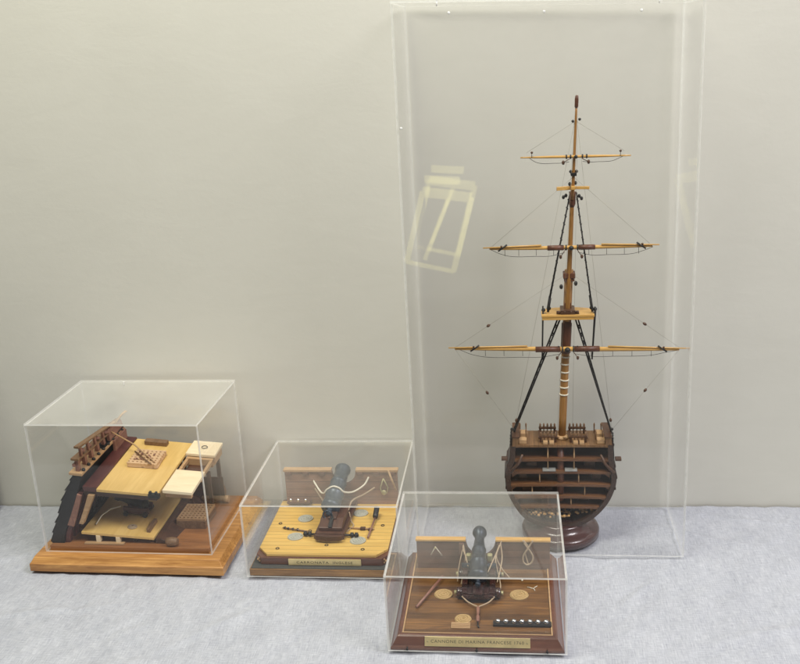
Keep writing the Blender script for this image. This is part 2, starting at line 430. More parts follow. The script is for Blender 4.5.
# the tall case is slightly out of square: its top runs up to the left
for o in cD.children:
    for v in o.data.vertices:
        if v.co.z > .6: v.co.z += (1 - v.co.x / .3467) * .014
# ================================================================ MODEL A : hull section diorama
tA = thing('hull_section_model', 'cutaway warship side with two yellow decks on a light oak board', 'ship model', FA[0], FA[1])
def base_A():
    def rect(x0, y0, x1, y1, z): return [(x0, y0, z), (x1, y0, z), (x1, y1, z), (x0, y1, z)]
    x0, y0, x1, y1 = -17, -17, 253, 180
    b = MB().rings([rect(x0, y0, x1, y1, .2), rect(x0, y0, x1, y1, 11), rect(x0 + 1.5, y0 + 1.5, x1 - 1.5, y1 - 1.5, 12.5), rect(x0 + 6, y0 + 6, x1 - 6, y1 - 6, 20)])
    obj('base_board', b, 'oak', tA, .5)
    obj('base_slab', MB().bx(4, 5, 20, 228, 160, 27), 'oak_top', tA, .6)
base_A()
def up(x, y, z):      # decks fall slightly to the right and rise towards the back
    k = (z - 27) / 81
    return (x, y, z + k * (-(x - 79) * .083 + (y - 15) * .075))
def lo(x, y, z):
    return (x, y, z - (x - 48) * .07 * (1 if z > 34 else .3) + (y - 15) * .05)
outer = [(3, 27.2), (7, 40), (13, 54), (20, 68), (27, 86), (35, 101), (44, 116), (49, 126)]
inner = [(22, 27.2), (25, 40), (31, 54), (38, 68), (46, 86), (52, 101), (58, 116), (62, 126)]
b = MB(up).strip(outer, inner, 12, 156)
for k, (x, z) in enumerate(outer[:-1]):       # overlapping strakes
    a = outer[k + 1]
    b.strip([(x - .9, z + 2), (a[0] - .5, a[1] - 1.5)], [(x + 1, z + 2), (a[0] + 1, a[1] - 1.5)], 11.2, 156.5)
obj('hull_side', b, 'black_hull', tA, .6)
b = MB(up)
for k, y in enumerate(range(14, 150, 17)):
    b.strip([(q[0] + .3, q[1]) for q in inner[:-2]], [(q[0] + 7, q[1]) for q in inner[:-2]], y, y + 9)
obj('hull_frame', b, 'red_wood', tA, .3)
obj('hull_lining', MB(up).strip([(31, 54), (38, 68), (46, 86), (52, 100)], [(40, 52), (46, 66), (53, 84), (58, 98)], 10.5, 13.5), 'rail_wood', tA, .4)
b = MB(up).strip([(47, 56), (52, 66), (60, 84), (66, 99)], [(53, 55), (58, 65), (67, 83), (75, 99)], 12, 20)
obj('hanging_knee', b, 'tan', tA, .5)
def upr(x, y, z):
    k = min((z - 27) / 81, 1.2)
    return (x - max(z - 126, 0) * (y - 15) * .0006, y, z + k * (-(x - 79) * .083 + (y - 15) * .03) - max(z - 130, 0) * (y - 15) / 135 * .55)
obj('cap_rail', MB(upr).bx(45, 11, 126.2, 63, 157, 130), 'tan', tA, .5)
# upper deck
obj('upper_deck', MB(up).bx(79, 13, 104.5, 163, 157, 108.4), 'deck_pine', tA, .3, 'pale yellow upper deck panel')
obj('waterway', MB(up).bx(60, 13.5, 104, 78.9, 157, 110.5), 'red_wood', tA, .3)
b = MB(up)
for y in (17, 48, 80, 112, 146): b.bx(58, y, 96, 160, y + 6, 104.3)
each('deck_beam', b, 'walnut', tA, .3)
for x, y in ((152, 146), (152, 120), (120, 140), (70, 146)):
    obj('pillar', MB(lo).lathe([(0, 2.6), (4, 2.6), (6, 1.8), (42, 1.6), (50, 2.4), (56, 2.4)], (x, y, 45), (0, 0, 1), 12), 'tan_dark', tA)
obj('lower_deck', MB(lo).bx(48, 13, 41, 150, 140, 44.5), 'deck_pine', tA, .3, 'pale yellow lower deck panel')
obj('deck_step', MB(lo).prism([(151, 27.3), (151, 42), (158, 42), (177, 27.3)], 16, 138), 'walnut', tA, .4)
b = MB(lo)
for x in (66, 92, 118, 142):
    for y in (20, 70, 120): b.bx(x, y, 29, x + 6, y + 8, 40.8)
b.bx(30, 40, 27.2, 146, 138, 33)
obj('deck_support', b, 'walnut', tA, .3)
for x in (68, 96):
    obj('bearer', MB(lo).bx(x, 12.5, 30, x + 6, 19, 40.8), 'cream', tA, .4)
obj('floor_batten', MB().bx(52, 9, 27.2, 108, 15, 29.5), 'tan', tA, .3)
# hatch coaming dark boards on both decks
obj('coaming', MB(up).bx(97, 140, 108.5, 130, 150, 114), 'tan_dark', tA, .4)
obj('deck_ledge', MB(lo).bx(136, 24, 44.7, 141, 52, 50), 'tan_dark', tA, .4)
# lattice hatch cover with spars
b = MB(up); cx, cy = 118, 96
for k in range(7): b.obx((cx - 18 + k * 6, cy, 112), (3.4, 40, 6), .06)
for k in range(7): b.obx((cx, cy - 18 + k * 6, 112.2), (42, 3.2, 6), .06)
b.obx((cx, cy, 110), (42, 40, 2), .06)
obj('lattice_cover', b, 'cream_tan', tA, .2)
b = MB(up)
for i in range(16):
    b.ball((cx + random.uniform(-15, 15), cy + random.uniform(-12, 14), 115.5), random.uniform(1.3, 2.3), 8)
each('carved_detail', b, 'rail_wood', tA)
obj('long_spar', MB(up).tube([(56, 118, 136), (95, 112, 122), (136, 80, 117)], [1.0, 1.1, .8]), 'tan', tA)
obj('short_spar', MB(up).tube([(98, 104, 117), (134, 72, 118)], 1.0), 'tan_dark', tA)
# bulwark rails
b = MB(upr)
for k, y in enumerate(range(16, 158, 20)): b.bx(53, y, 130, 58, y + 6, 147)
b.bx(50, 14, 137, 54, 156, 141)
obj('bulwark_timber', b, 'rail_wood', tA, .3)
obj('middle_rail', MB(upr).bx(50, 12, 147, 61, 156, 150), 'tan_dark', tA, .4)
b = MB(upr)
for k, y in enumerate((22, 44, 66, 92, 118, 142)):
    b.bx(58, y, 150, 61.5, y + 4, 164)
b.ball((57, 34, 154), 4, 10); b.ball((57, 82, 154), 4, 10); b.ball((57, 56, 153), 3, 10); b.ball((58, 106, 155), 5, 10)
each('rail_post', b, 'rail_wood', tA, .2)
obj('top_rail', MB(upr).bx(56, 14, 164, 63, 152, 167), 'tan_dark', tA, .4)
b = MB(upr).bx(57, 108, 130, 62, 156, 160); b.bx(62, 112, 112, 66, 154, 130)
obj('bulwark_panel', b, 'rail_wood', tA, .4)
b = MB(upr)
for y in range(20, 150, 16): b.ball((62, y, 131.5), 2.6, 10)
each('deadeye', b, 'black', tA)
b = MB(upr)
b.tube([(60, 130, 158), (70, 148, 186), (77, 150, 198)], [2.2, 1.8, 2.4]); b.tube([(50, 118, 152), (64, 130, 170)], 1.6)
obj('davit', b, 'tan', tA)
b = MB(up).bx(151, 11, 103, 166, 17, 108.8); b.bx(152, 11.5, 108.8, 155, 16, 112); b.bx(160, 11.5, 108.8, 163, 16, 112)
obj('bitts', b, 'black', tA, .3)
# hatch covers to the right
obj('hatch_cover', MB(up).bx(165, 26, 103, 206, 82, 108), 'cream', tA, .5)
obj('hatch_cover', MB(up).bx(163, 126, 105, 206, 165, 109), 'cream', tA, .5)
b = MB(up)
b.bx(165, 82.2, 99, 169, 126, 104); b.bx(200, 82.2, 99, 204, 126, 104); b.bx(165, 120, 93, 204, 126, 104.5); b.bx(167, 30, 95, 203, 36, 102.8); b.bx(167, 74, 95, 203, 80, 102.8)
b.bx(165, 128, 92, 204, 163, 104.8)
each('hatch_frame', b, 'tan', tA, .3)
obj('hatch_bottom', MB(up).bx(169.2, 82, 93, 199.8, 119.8, 95), 'walnut', tA)
each('ring_bolt', MB(up).tube([(185 + 4 * math.cos(a), 146 + 4 * math.sin(a), 110) for a in [i * math.pi / 6 for i in range(13)]], .5, 6, cap=False), 'black', tA)
for x, y in ((170, 112), (199, 112), (170, 155), (199, 155)):
    obj('pillar', MB().bx(x - 2.5, y - 2.5, 27.2, x + 2.5, y + 2.5, 88), 'walnut', tA, .3)
obj('back_panel', MB().bx(158, 148, 27.2, 206, 150, 62), 'walnut', tA, .3)
# grating box on the board
b = MB().bx(165, 58, 27.2, 207, 104, 38)
obj('grating_box', b, 'tan_dark', tA, .5)
b = MB()
for k in range(8): b.bx(165.5 + k * 5.55, 58.5, 38.2, 167.7 + k * 5.55, 103.5, 41.5)
for k in range(8): b.bx(165.5, 58.5 + k * 6.1, 38.4, 206.5, 61.2 + k * 6.1, 41.7)
obj('grating', b, 'tan', tA, .1)
obj('barrel', MB().lathe([(0, 4.4), (3, 5.6), (8, 6.2), (13, 5.6), (16, 4.4)], (168, 11, 33.4), (1, 0, 0), 18), 'tan_dark', tA)
obj('log', MB().lathe([(0, 4.6), (34, 4.6), (34.5, 5.4), (40, 5.4)], (176, 137, 33), (1, 0, 0), 16), 'tan', tA)
obj('cask', MB().lathe([(0, 4.6), (4, 5.8), (9, 6.2), (14, 5.4), (17, 4.4)], (200, 156, 27.2), (0, 0, 1), 16), 'tan_dark', tA)
# gun on the lower deck
g = MB(lo).lathe([(0, 1), (2, 3), (4, 6.5), (7, 7), (8, 6.2), (30, 5), (31, 5.6), (44, 4.2), (48, 4), (50, 5), (54, 5)], (124, 68, 60), (-1, .25, .02), 20)
obj('gun_barrel', g, 'black', tA)
b = MB(lo).bx(88, 62, 48, 124, 66, 57); b.bx(88, 78, 48, 124, 82, 57); b.bx(90, 62, 47, 94, 84, 51); b.bx(118, 62, 47, 122, 84, 51)
gc = obj('gun_carriage', b, 'red_wood', tA, .3)
for x, y in ((92, 59), (120, 59), (92, 83), (120, 83)):
    obj('truck_wheel', MB(lo).lathe([(0, 3.6), (3, 3.6)], (x, y, 48.4), (0, 1, 0), 14), 'black', gc)
obj('breeching_rope', MB(lo).tube([(62, 30, 47), (66, 42, 54), (76, 50, 60), (88, 58, 61)], .9, 8), 'white_rope', tA)
b = MB(lo)
for k in range(3):
    b.tube([(112 + (6 - 1.6 * k) * math.cos(a), 34 + (5 - 1.4 * k) * math.sin(a), 45.4 + k * .6) for a in [i * math.pi / 8 for i in range(17)]], .8, 6, cap=False)
obj('rope_coil', b, 'rope', tA)

# ================================================================ MODEL B : carronade on yellow planks
tB = thing('cannon_model', 'grey-blue ship cannon pointing through a bulwark on yellow planks', 'cannon model', FB[0], FB[1])
obj('base_board', MB().bx(3.4, 3.4, .3, 199, 201, 10), 'oak_dark', tB, .6)
obj('felt_top', MB().bx(5, 5, 10.05, 197.5, 199, 10.8), 'felt', tB)
def octo(x0, y0, x1, y1, c):
    return [(x0 + c, y0), (x1 - c, y0), (x1, y0 + c * 1.25), (x1, y1), (x0, y1), (x0, y0 + c * 1.25)]
b = MB().prism([(q[0], q[1]) for q in octo(9, 13.5, 185, 178, 8)], 10.9, 21.5, axis='z')
obj('plinth', b, 'mahogany', tB, .9)
for sgn, x in ((1, 14.5), (-1, 179.5)):
    b = MB()
    for a in range(4):
        b.ball((x + 2.2 * math.cos(a * math.pi / 2), 17.2, 16.5 + 2.2 * math.sin(a * math.pi / 2)), 1.7, 8)
    obj('carved_rosette', b, 'tan', tB)
b = MB().prism(octo(11, 16, 183, 166, 14), 21.6, 25, axis='z')
obj('deck', b, 'deck_yellow', tB, .3)
p = MB().bx(54, 11.2, 11.6, 150, 13.3, 20.6)
np_ = obj('nameplate', p, 'brass', tB, .5)
text('lettering', 'CARRONATA  INGLESE', 4.6, 'engraving', np_, (102, 11.1, 16.1), (math.pi / 2, 0, 0), 74)
def notch_wall(x0, x1, z0, z1, cx, r, y0, y1, skew=0):
    """bulwark with a U shaped gun port"""
    k = 14; zc = z1 - .1
    b = MB()
    arc = [(cx + skew * 0 + r * math.cos(math.pi + math.pi * i / k), zc + r * 1.15 * math.sin(math.pi + math.pi * i / k)) for i in range(k + 1)]
    poly = [(x0, z0), (x0, z1)] + arc + [(x1, z1), (x1, z0)]
    for i in range(len(arc) - 1):
        a, c = arc[i], arc[i + 1]
        vs = [(q[0], y, q[1]) for y in (y0, y1) for q in ((a[0], z0), (c[0], z0), c, a)]
        b.add(vs, [(0, 1, 2, 3), (7, 6, 5, 4), (3, 2, 6, 7), (0, 4, 5, 1)])
    b.bx(x0, y0, z0, cx - r, y1, z1); b.bx(cx + r, y0, z0, x1, y1, z1)
    return b
obj('bulwark', notch_wall(20, 183, 25.2, 76, 106, 17, 158, 164), 'bulwark_b', tB, .3)
b = MB().bx(18.5, 156, 76.1, 88.5, 166, 79.5); b.bx(123.5, 156, 76.1, 184.5, 166, 79.5)
each('cap_rail', b, 'tan', tB, .4)
b = MB()
for x in (26, 51, 75, 130, 153, 175): b.bx(x - 4, 154.6, 70.5, x + 4, 157.8, 76)
each('rail_bracket', b, 'bulwark_c', tB, .3)
# coils, tools
def coil(name, parent, x, y, z, r, mat, n=5, sq=1.0):
    b = MB()
    pts = []
    turns = 3
    for i in range(turns * 20 + 1):
        a = i * math.pi / 10; rr = 1.0 + (r - 1.0) * i / (turns * 20)
        pts.append((x + rr * math.cos(a), y + rr * sq * math.sin(a), z + .8))
    b.tube(pts, .95, 6)
    b.lathe([(0, r + .3), (.7, r + .1)], (x, y, z + .05), (0, 0, 1), 28)
    return obj(name, b, mat, parent)
for (x, y) in ((56.5, 113), (53, 62), (132, 130), (140, 53)):
    coil('rope_coil', tB, x, y, 25, 10.5, 'coil_grey')
b = MB()
for k in range(3): b.ball((27.5 + k * 11, 151, 34.5), 2.4, 12)
each('shot', b, 'steel', tB)
obj('shot_rack', MB().bx(22, 149, 29, 56, 157.6, 32.4), 'bulwark_c', tB, .3)
# slide and carriage (turned slightly)
def rotB(cx, cy, a):
    ca, sa = math.cos(a), math.sin(a)
    def f(x, y, z): return (cx + (x - cx) * ca - (y - cy) * sa, cy + (x - cx) * sa + (y - cy) * ca, z)
    return f
tfB = rotB(105, 158, -.03)
sl = obj('carriage_slide', MB(tfB).bx(85, 54, 28, 125, 152, 35), 'carriage_b', tB, .6)
obj('carriage_bed', MB(tfB).prism([(60, 35.2), (60, 40), (78, 46), (130, 46), (136, 35.2)], 89, 121, axis='x'), 'carriage_b', tB, .8)
sb_ = MB(tfB).obx((105, 69, 44.2), (5, 20, 2.4), 0, .31)
obj('slide_slot', sb_, 'black', tB, .5)
b = MB(tfB).prism([(84, 50), (126, 50), (122, 45.5), (104, 43), (88, 45.5)], 29, 36, axis='z')
obj('slide_foot', b, 'walnut', tB, .6)
obj('axle', MB(tfB).tube([(67, 62, 28.8), (143, 62, 28.8)], 1.5), 'black', tB)
for x in (70, 76, 134, 140):
    obj('truck_wheel', MB(tfB).lathe([(0, 3.2), (4, 3.2)], (x - 2, 62, 29.3), (1, 0, 0), 16), 'black', tB)
ax = Vector((7, 78, 24)).normalized()
o0 = Vector((98, 88, 54))
g = MB().lathe([(-12, .5), (-11, 3.2), (-8, 4.6), (-5, 3.4), (-3, 4), (-1.5, 9), (0, 12.2), (3, 13.4), (6, 13.4), (7, 12.6), (24, 12), (25, 13), (28, 13), (29, 11.8), (48, 10.8), (49, 11.6), (51, 11.6), (52, 10.6), (70, 9.6), (74, 10.2), (76, 11.2), (80, 11.2), (81, 10.4), (81.2, 6.6), (74, 6.4)], o0, ax, 32)
obj('gun_barrel', g, 'gun_b', tB)
obj('elevating_wedge', MB(tfB).prism([(74, 46.2), (74, 47), (86, 51), (86, 46.2)], 99, 111, axis='x'), 'walnut', tB, .4)
obj('breech_ring', MB().tube([(o0.x - 2 + 6 * math.cos(a), o0.y - 10, o0.z - 4 + 6 * math.sin(a)) for a in [i * math.pi / 8 for i in range(17)]], 1.1, 8, cap=False), 'gun_b', tB)
def arc(pts, n=10):
    """Catmull-Rom through pts"""
    P = [Vector(q) for q in pts]; P = [P[0] * 2 - P[1]] + P + [P[-1] * 2 - P[-2]]; out = []
    for i in range(1, len(P) - 2):
        for k in range(n):
            t = k / n; a, b_, c, d = P[i - 1:i + 3]
            out.append(.5 * ((2 * b_) + (c - a) * t + (2 * a - 5 * b_ + 4 * c - d) * t * t + (3 * b_ - a - 3 * c + d) * t ** 3))
    out.append(P[-2]); return out
obj('breeching_rope', MB().tube(arc([(62, 157, 62), (66, 145, 65), (77, 128, 60), (85, 114, 64), (91, 111, 71.5), (100, 110, 76.5), (108, 111, 73.5), (114, 114, 66), (124, 127, 60), (136, 148, 60), (142, 157, 68)]), 1.25, 8), 'white_rope', tB)
for pts in ([(63, 157, 50), (74, 140, 45), (86, 118, 44), (90, 105, 42)], [(150, 157, 52), (136, 148, 46), (122, 128, 46), (119, 106, 42)]):
    obj('train_tackle', MB().tube(arc(pts), 1.2, 8), 'rope', tB)
obj('train_tackle', MB().tube(arc([(121, 104, 41), (124, 98, 30), (128, 92, 26.5), (122, 76, 26.5), (120, 62, 27)]), .8, 8), 'rope', tB)
obj('rammer', MB().tube([(153, 57, 27.5), (156, 110, 30)], 1.3), 'rail_wood', tB)
obj('sponge_head', MB().lathe([(0, 3), (2, 3.8), (16, 3.8), (18, 3)], (156, 108, 30), (.05, 1, .5), 14), 'black', tB)
obj('ladle', MB().tube([(31, 83, 27), (70, 73, 27)], 1.1), 'tan_dark', tB)
b = MB()
for x, y in ((34, 83), (39, 81), (46, 79.5), (53, 78)): b.ball((x, y, 27), 2.1, 8)
each('shot', b, 'iron_balls', tB)
obj('handspike', MB().tube([(118, 85, 27), (158, 82, 27)], [1.0, 1.2]), 'tan', tB)
b = MB().bx(139, 80, 25.5, 146, 85, 29); b.bx(150, 79, 25.5, 156, 84, 28)
each('quoin', b, 'walnut', tB, .4)
obj('rope_hank', MB().tube([(163, 156.5, 66), (158, 156, 52), (160, 155.5, 44), (167, 155.5, 44), (169, 156, 53), (163, 156.5, 66)], .9, 8), 'brass_dull', tB)
obj('tackle_block', MB().ball((163, 155, 45), 3.4, 12, sq=(1, .6, 1.2)), 'brass_dull', tB)
obj('match_stick', MB().tube([(171, 154, 80), (181, 152, 50)], 1.4), 'tan', tB)
b = MB()
for x, y in ((24, 98), (36, 30), (150, 30), (168, 95), (70, 78), (100, 40)):
    b.tube([(x + 2.2 * math.cos(a), y + 2.2 * math.sin(a), 25.6) for a in [i * math.pi / 6 for i in range(13)]], .45, 6, cap=False)
each('ring_bolt', b, 'black', tB)
for x in (16, 20):
    pass

# ================================================================ MODEL C : gun on dark planks
tC = thing('cannon_model', 'small dark cannon on brown planks in the frontmost case', 'cannon model', FC[0], FC[1])
def rect(x0, y0, x1, y1, z): return [(x0, y0, z), (x1, y0, z), (x1, y1, z), (x0, y1, z)]
def frame_loops(prof, x0, y0, x1, y1):
    return [rect(x0 + i, y0 + i, x1 - i, y1 - i, z) for i, z in prof]
b = MB().rings(frame_loops([(0, .4), (0, 3), (2, 5), (7, 13.2), (9, 14.4), (12, 14.6), (12.1, 6), (12.1, .4)], 2.9, 2.9, 197.1, 202), close=False)
obj('plinth', b, 'mahogany', tC, .2)
b = MB().rings(frame_loops([(0, 6), (0, 14.9), (1.6, 14.9), (1.6, 6)], 15.2, 15.2, 184.8, 189.7), close=False)
obj('inlay', b, 'tan', tC)
obj('deck', MB().bx(17, 17, 5, 183, 188, 13.6), 'deck_brown', tC)
# nameplate lying on the sloping front
ang = math.atan2(8.2, 5)
npl = bpy.data.objects.new
pm = MB(); pm.obx((0, 0, 0), (118, 10.6, 1.2))
np2 = obj('nameplate', pm, 'brass', tC, .3); np2.location = (.1005, .0067, .0098); np2.rotation_euler = (ang, 0, 0)
text('lettering', 'CANNONE DI MARINA FRANCESE 1760', 4.6, 'engraving', np2, (0, 0, .6), (0, 0, 0), 104)
for x in (-55.5, 55.5):
    obj('pin', MB().ball((x, 0, .8), 1.0, 8), 'brass_dull', np2)
obj('bulwark', notch_wall(20, 187, 13.8, 52.5, 101, 18.5, 156, 162), 'bulwark_c', tC, .3)
b = MB().bx(19, 154.5, 52.6, 82.3, 163, 55.2); b.bx(119.7, 154.5, 52.6, 188, 163, 55.2)
each('cap_rail', b, 'spar', tC, .3)
for x in (77, 125):
    b = MB().prism([(148, 38), (155.9, 38), (155.9, 51), (152, 51)], x - 3, x + 3, axis='x')
    obj('port_cleat', b, 'bulwark_c', tC, .3)
coil('rope_coil', tC, 57, 96, 13.6, 11, 'coil', 6); coil('rope_coil', tC, 148, 97, 13.6, 11, 'coil', 6); coil('rope_coil', tC, 83, 45, 13.6, 9.5, 'coil', 6)
b = MB()
for k in range(4): b.bx(70, 26 + k * 3, 13.7, 92, 28 + k * 3, 15)
obj('batten', b, 'tan', tC, .2)
obj('rammer', MB().tube([(27, 64, 16), (54, 128, 19)], [1.5, 1.7]), 'rail_wood', tC)
obj('shot_rack', MB().bx(118, 31, 13.7, 184, 39.5, 16.8), 'black', tC, .4)
for k in range(7):
    obj('shot', MB().ball((123.5 + k * 9.05, 35, 18.4), 3.3, 16), 'steel_ball', tC)
# carriage
b = MB()
for x in (80, 113):
    b.prism([(80, 19), (80, 27), (90, 27), (90, 33), (100, 33), (100, 40), (140, 40), (140, 19)], x, x + 7, axis='x')
obj('carriage_cheek', b, 'carriage', tC, .6)
obj('carriage_bed', MB().bx(87.1, 78, 20, 112.9, 138, 27), 'carriage', tC, .6)
obj('transom', MB().bx(82, 76, 20, 118, 84, 25), 'carriage', tC, .8)
for y in (90, 132):
    obj('axle', MB().tube([(73, y, 20.5), (127, y, 20.5)], 2.4), 'tan_dark', tC)
    for x in (74, 120):
        wh = obj('truck_wheel', MB().lathe([(0, 6), (.6, 6.6), (5.4, 6.6), (6, 6)], (x, y, 20.6), (1, 0, 0), 22), 'carriage', tC)
        obj('hub', MB().lathe([(0, 2.8), (3.4, 2.6)], (x if x < 100 else x + 6, y, 20.6), (-1 if x < 100 else 1, 0, 0), 16), 'brass_dull', wh)
axC = Vector((.3, 70, 19)).normalized(); oC = Vector((99.6, 92, 40.5))
g = MB().lathe([(-15, .4), (-14, 2.6), (-12, 3.8), (-9.5, 3.2), (-8, 2.2), (-6, 2.6), (-4, 6), (-2, 9.4), (0, 11.2), (3, 11.6), (4, 10.8), (20, 10.2), (21, 11), (23, 11), (24, 9.8), (42, 8.2), (43, 8.8), (45, 8.8), (46, 7.8), (62, 5.8), (66, 5.8), (69, 7.2), (73, 9), (77, 8.6), (80, 7.2), (80.2, 4), (74, 4)], oC, axC, 32)
obj('gun_barrel', g, 'gun_blue', tC)
obj('trunnion', MB().tube([(79, 116, 42), (121, 116, 42)], 3.2, 14), 'gun_blue', tC)
obj('wedge', MB().prism([(74, 27.2), (74, 30), (96, 34), (96, 27.2)], 94, 105, axis='x'), 'carriage', tC, .4)
b = MB()
for x in (97, 103): b.ball((x, 78, 27.5), 1.3, 8)
each('bolt', b, 'brass_dull', tC)
for x in (87, 113):
    obj('tackle_block', MB().obx((x, 132, 44), (6.5, 7, 9)), 'brass_dull', tC, 1.4)
for pts in ([(79.5, 155, 49), (80, 140, 50), (84, 126, 47), (87, 112, 43)], [(79.5, 155, 47), (76, 140, 36), (74, 128, 28), (73, 118, 18)],
            [(79.5, 155, 49), (83, 132, 40), (80, 110, 30), (79, 96, 28)],
            [(127, 154, 54), (125, 135, 58), (118, 118, 50), (111, 104, 40)], [(126, 154, 52), (128, 130, 46), (126, 112, 40), (122, 98, 30)],
            [(125, 155, 48), (121, 140, 40), (128, 125, 32), (137, 118, 24)], [(125, 155, 50), (120, 128, 45), (124, 108, 33), (126, 98, 26), (125, 88, 24)]):
    obj('train_tackle', MB().tube(arc(pts), .75, 8), 'rope', tC)
obj('rope_loop', MB().tube(arc([(154, 152.5, 56), (157, 153, 49), (162, 153, 42), (166, 153, 33), (164, 153, 25), (158.5, 153, 22), (154, 153, 26), (154, 153, 34), (158, 152.3, 42), (162, 152.5, 49), (166, 152.5, 56)]), 1.1, 8), 'rope', tC)
obj('rope_loop', MB().tube(arc([(154.5, 153.5, 56), (160, 154, 46), (156.5, 154, 38), (160, 154, 22)]), .9, 8), 'rope', tC)
obj('tripod_hook', MB().tube([(38, 154, 34), (42, 152, 42), (44, 153, 46), (47, 152, 42), (52, 154, 33)], .7, 6), 'white_rope', tC)
obj('tripod_hook', MB().ball((44, 151.5, 45), 1.5, 8), 'brass_dull', tC)
yk = MB().tube(arc([(80.5, 78, 23), (88, 72, 19), (99.8, 66, 16.5)]), .9, 8); yk.tube(arc([(119, 78, 23), (112, 72, 19), (99.8, 66, 16.5)]), .9, 8)
obj('train_rope', yk, 'rope', tC)
obj('train_block', MB().lathe([(0, 1.2), (3, 2.4), (12, 2), (16, 1), (20, 2.2), (28, 2.2), (30, 1)], (99.8, 66, 16.8), (.02, -1, 0), 12), 'rail_wood', tC)
obj('train_hook', MB().tube([(100.4, 36, 16.4), (100.6, 30, 15.6), (102, 27, 15.4)], .9, 8), 'black', tC)
b = MB()
b.tube([(158, 114, 14.5), (166, 110, 14.7), (167, 106, 14.6)], .5, 6); b.tube([(166, 112, 14.5), (170, 116, 14.8)], .5, 6); b.ball((152, 128, 15), 1.2, 8)
obj('loose_hook', b, 'white_rope', tC)

# ================================================================ MODEL D : masted ship section
tD = thing('ship_section_model', 'tall-masted sailing ship cross section with open dark decks on a round pedestal', 'ship model', FD[0], FD[1])
CX = 190.5
ped = MB().lathe([(0.3, 50), (1, 52), (9, 52.5), (12, 51), (13.5, 47), (15, 42), (18, 38), (23, 36.5), (25, 35)], (191, 62, 0), (0, 0, 1), 64)
obj('pedestal', ped, 'pedestal', tD)
Lo = [(125, 141), (123.5, 121.6), (119.5, 111), (117.6, 93), (119.4, 76), (126.5, 58.5), (137, 41), (150, 29.5), (171, 21.5), (191, 20)]
Ro = [(258.5, 143), (258.5, 124), (261.6, 108), (263.1, 93.4), (260.8, 78.9), (253.3, 60), (240.4, 42.5), (227, 31), (210, 22.5), (191, 20)]
def sm_(pl):
    q = arc([(a, 0, c) for a, c in pl], 4); return [(v.x, v.z) for v in q]
Ls, Rs = sm_(Lo), sm_(Ro)
def inset(pl, d):
    out = []
    for i, (x, z) in enumerate(pl):
        a = Vector(pl[max(i - 1, 0)]); c = Vector(pl[min(i + 1, len(pl) - 1)]); t = (c - a).normalized(); n = Vector((-t[1], t[0]))
        if n.dot(Vector((CX, 90)) - Vector((x, z))) < 0: n = -n
        out.append((x + n[0] * d, z + n[1] * d))
    out[-1] = (CX, pl[-1][1] + d); return out
Y0, Y1 = 33, 82
for pl in (Ls, Rs):
    obj('hull_planking', MB().strip(pl, inset(pl, 3.2), Y0 + 2, Y1), 'hull', tD, .2)
    obj('hull_frame', MB().strip(inset(pl, 1.4), inset(pl, 7), Y0, Y0 + 7), 'hull', tD, .3)
    obj('hull_frame', MB().strip(inset(pl, 3.4), inset(pl, 7), Y0 + 22, Y0 + 29), 'hull', tD, .3)
for s_, pl in ((-1, Ls), (1, Rs)):
    for zz in (112, 96, 80):
        # wales
        xs = [q for q in pl if abs(q[1] - zz) < 5]; x = sum(q[0] for q in xs) / len(xs)
        obj('wale', MB().bx(x - 1.0, Y0 + 1, zz - 1.6, x + 1.0, Y1 + .5, zz + 1.6), 'hull', tD, .4)
# black sheet closing the back, standing in for shade inside the hull
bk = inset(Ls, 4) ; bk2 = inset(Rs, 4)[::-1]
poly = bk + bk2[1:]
obj('shade_backing', MB().prism(poly, Y1 - 3, Y1 - .8), 'black', tD)
# decks
def xat(pl, z):
    for a, c in zip(pl[:-1], pl[1:]):
        if min(a[1], c[1]) <= z <= max(a[1], c[1]) and a[1] != c[1]:
            t = (z - a[1]) / (c[1] - a[1]); return a[0] + t * (c[0] - a[0])
    return pl[0][0]
for z in (122.5, 104.5, 86, 68.5, 54):
    xl, xr = xat(Ls, z) + 6, xat(Rs, z) - 6
    n = 12; top = []; bot = []
    for i in range(n + 1):
        x = xl + (xr - xl) * i / n; cam_ = 1.0 * (1 - ((x - CX) / ((xr - xl) / 2)) ** 2)
        top.append((x, z + cam_)); bot.append((x, z - 3.8 + cam_))
    obj('gun_deck', MB().strip(top, bot, Y0 + .8, Y1 - 3.2), 'deck_beam', tD, .2)
    k = MB()
    for s_, xx in ((1, xl + 2), (-1, xr - 2)):
        k.prism([(xx, z - 3), (xx + 9 * s_, z - 2.6), (xx, z - 9)], Y0 + 2, Y0 + 6)
    each('deck_knee', k, 'deck_beam', tD, .3)
k = MB()
for s_, a in ((1, 128), (-1, 255)):
    k.tube([(a - s_ * 4, Y0 - 1, 104), (a + s_ * 8, Y0 - 1, 118), (a + s_ * 13, Y0 - 1, 130)], [2.6, 2.0, 1.4], 8)
each('rider_timber', k, 'hull_edge', tD)
k = MB()
for s_, x0 in ((-1, 121), (1, 261)):
    k.bx(min(x0, x0 + s_ * 8), Y0 + 3, 119, max(x0, x0 + s_ * 8), Y0 + 11, 122.5)
each('channel', k, 'hull_edge', tD, .4)
k = MB()
for x in (174, 208): k.tube([(x, Y0 + 4, 105), (x, Y0 + 4, 140)], .8, 8)
for x in (163, 214): k.tube([(x, Y0 + 4, 86), (x, Y0 + 4, 101)], .8, 8)
for x in (153, 222): k.tube([(x, Y0 + 4, 69), (x, Y0 + 4, 83)], .8, 8)
for x in (204,): k.tube([(x, Y0 + 4, 54), (x, Y0 + 4, 66)], .9, 8)
each('stanchion', k, 'tan', tD)
k = MB().bx(167, Y0 - .5, 105.6, 184, Y0 + 8, 107.6); k.bx(196, Y0 - .5, 105.6, 212, Y0 + 8, 107.6)
each('hatch_coaming', k, 'grey_metal', tD, .3)
k = MB()
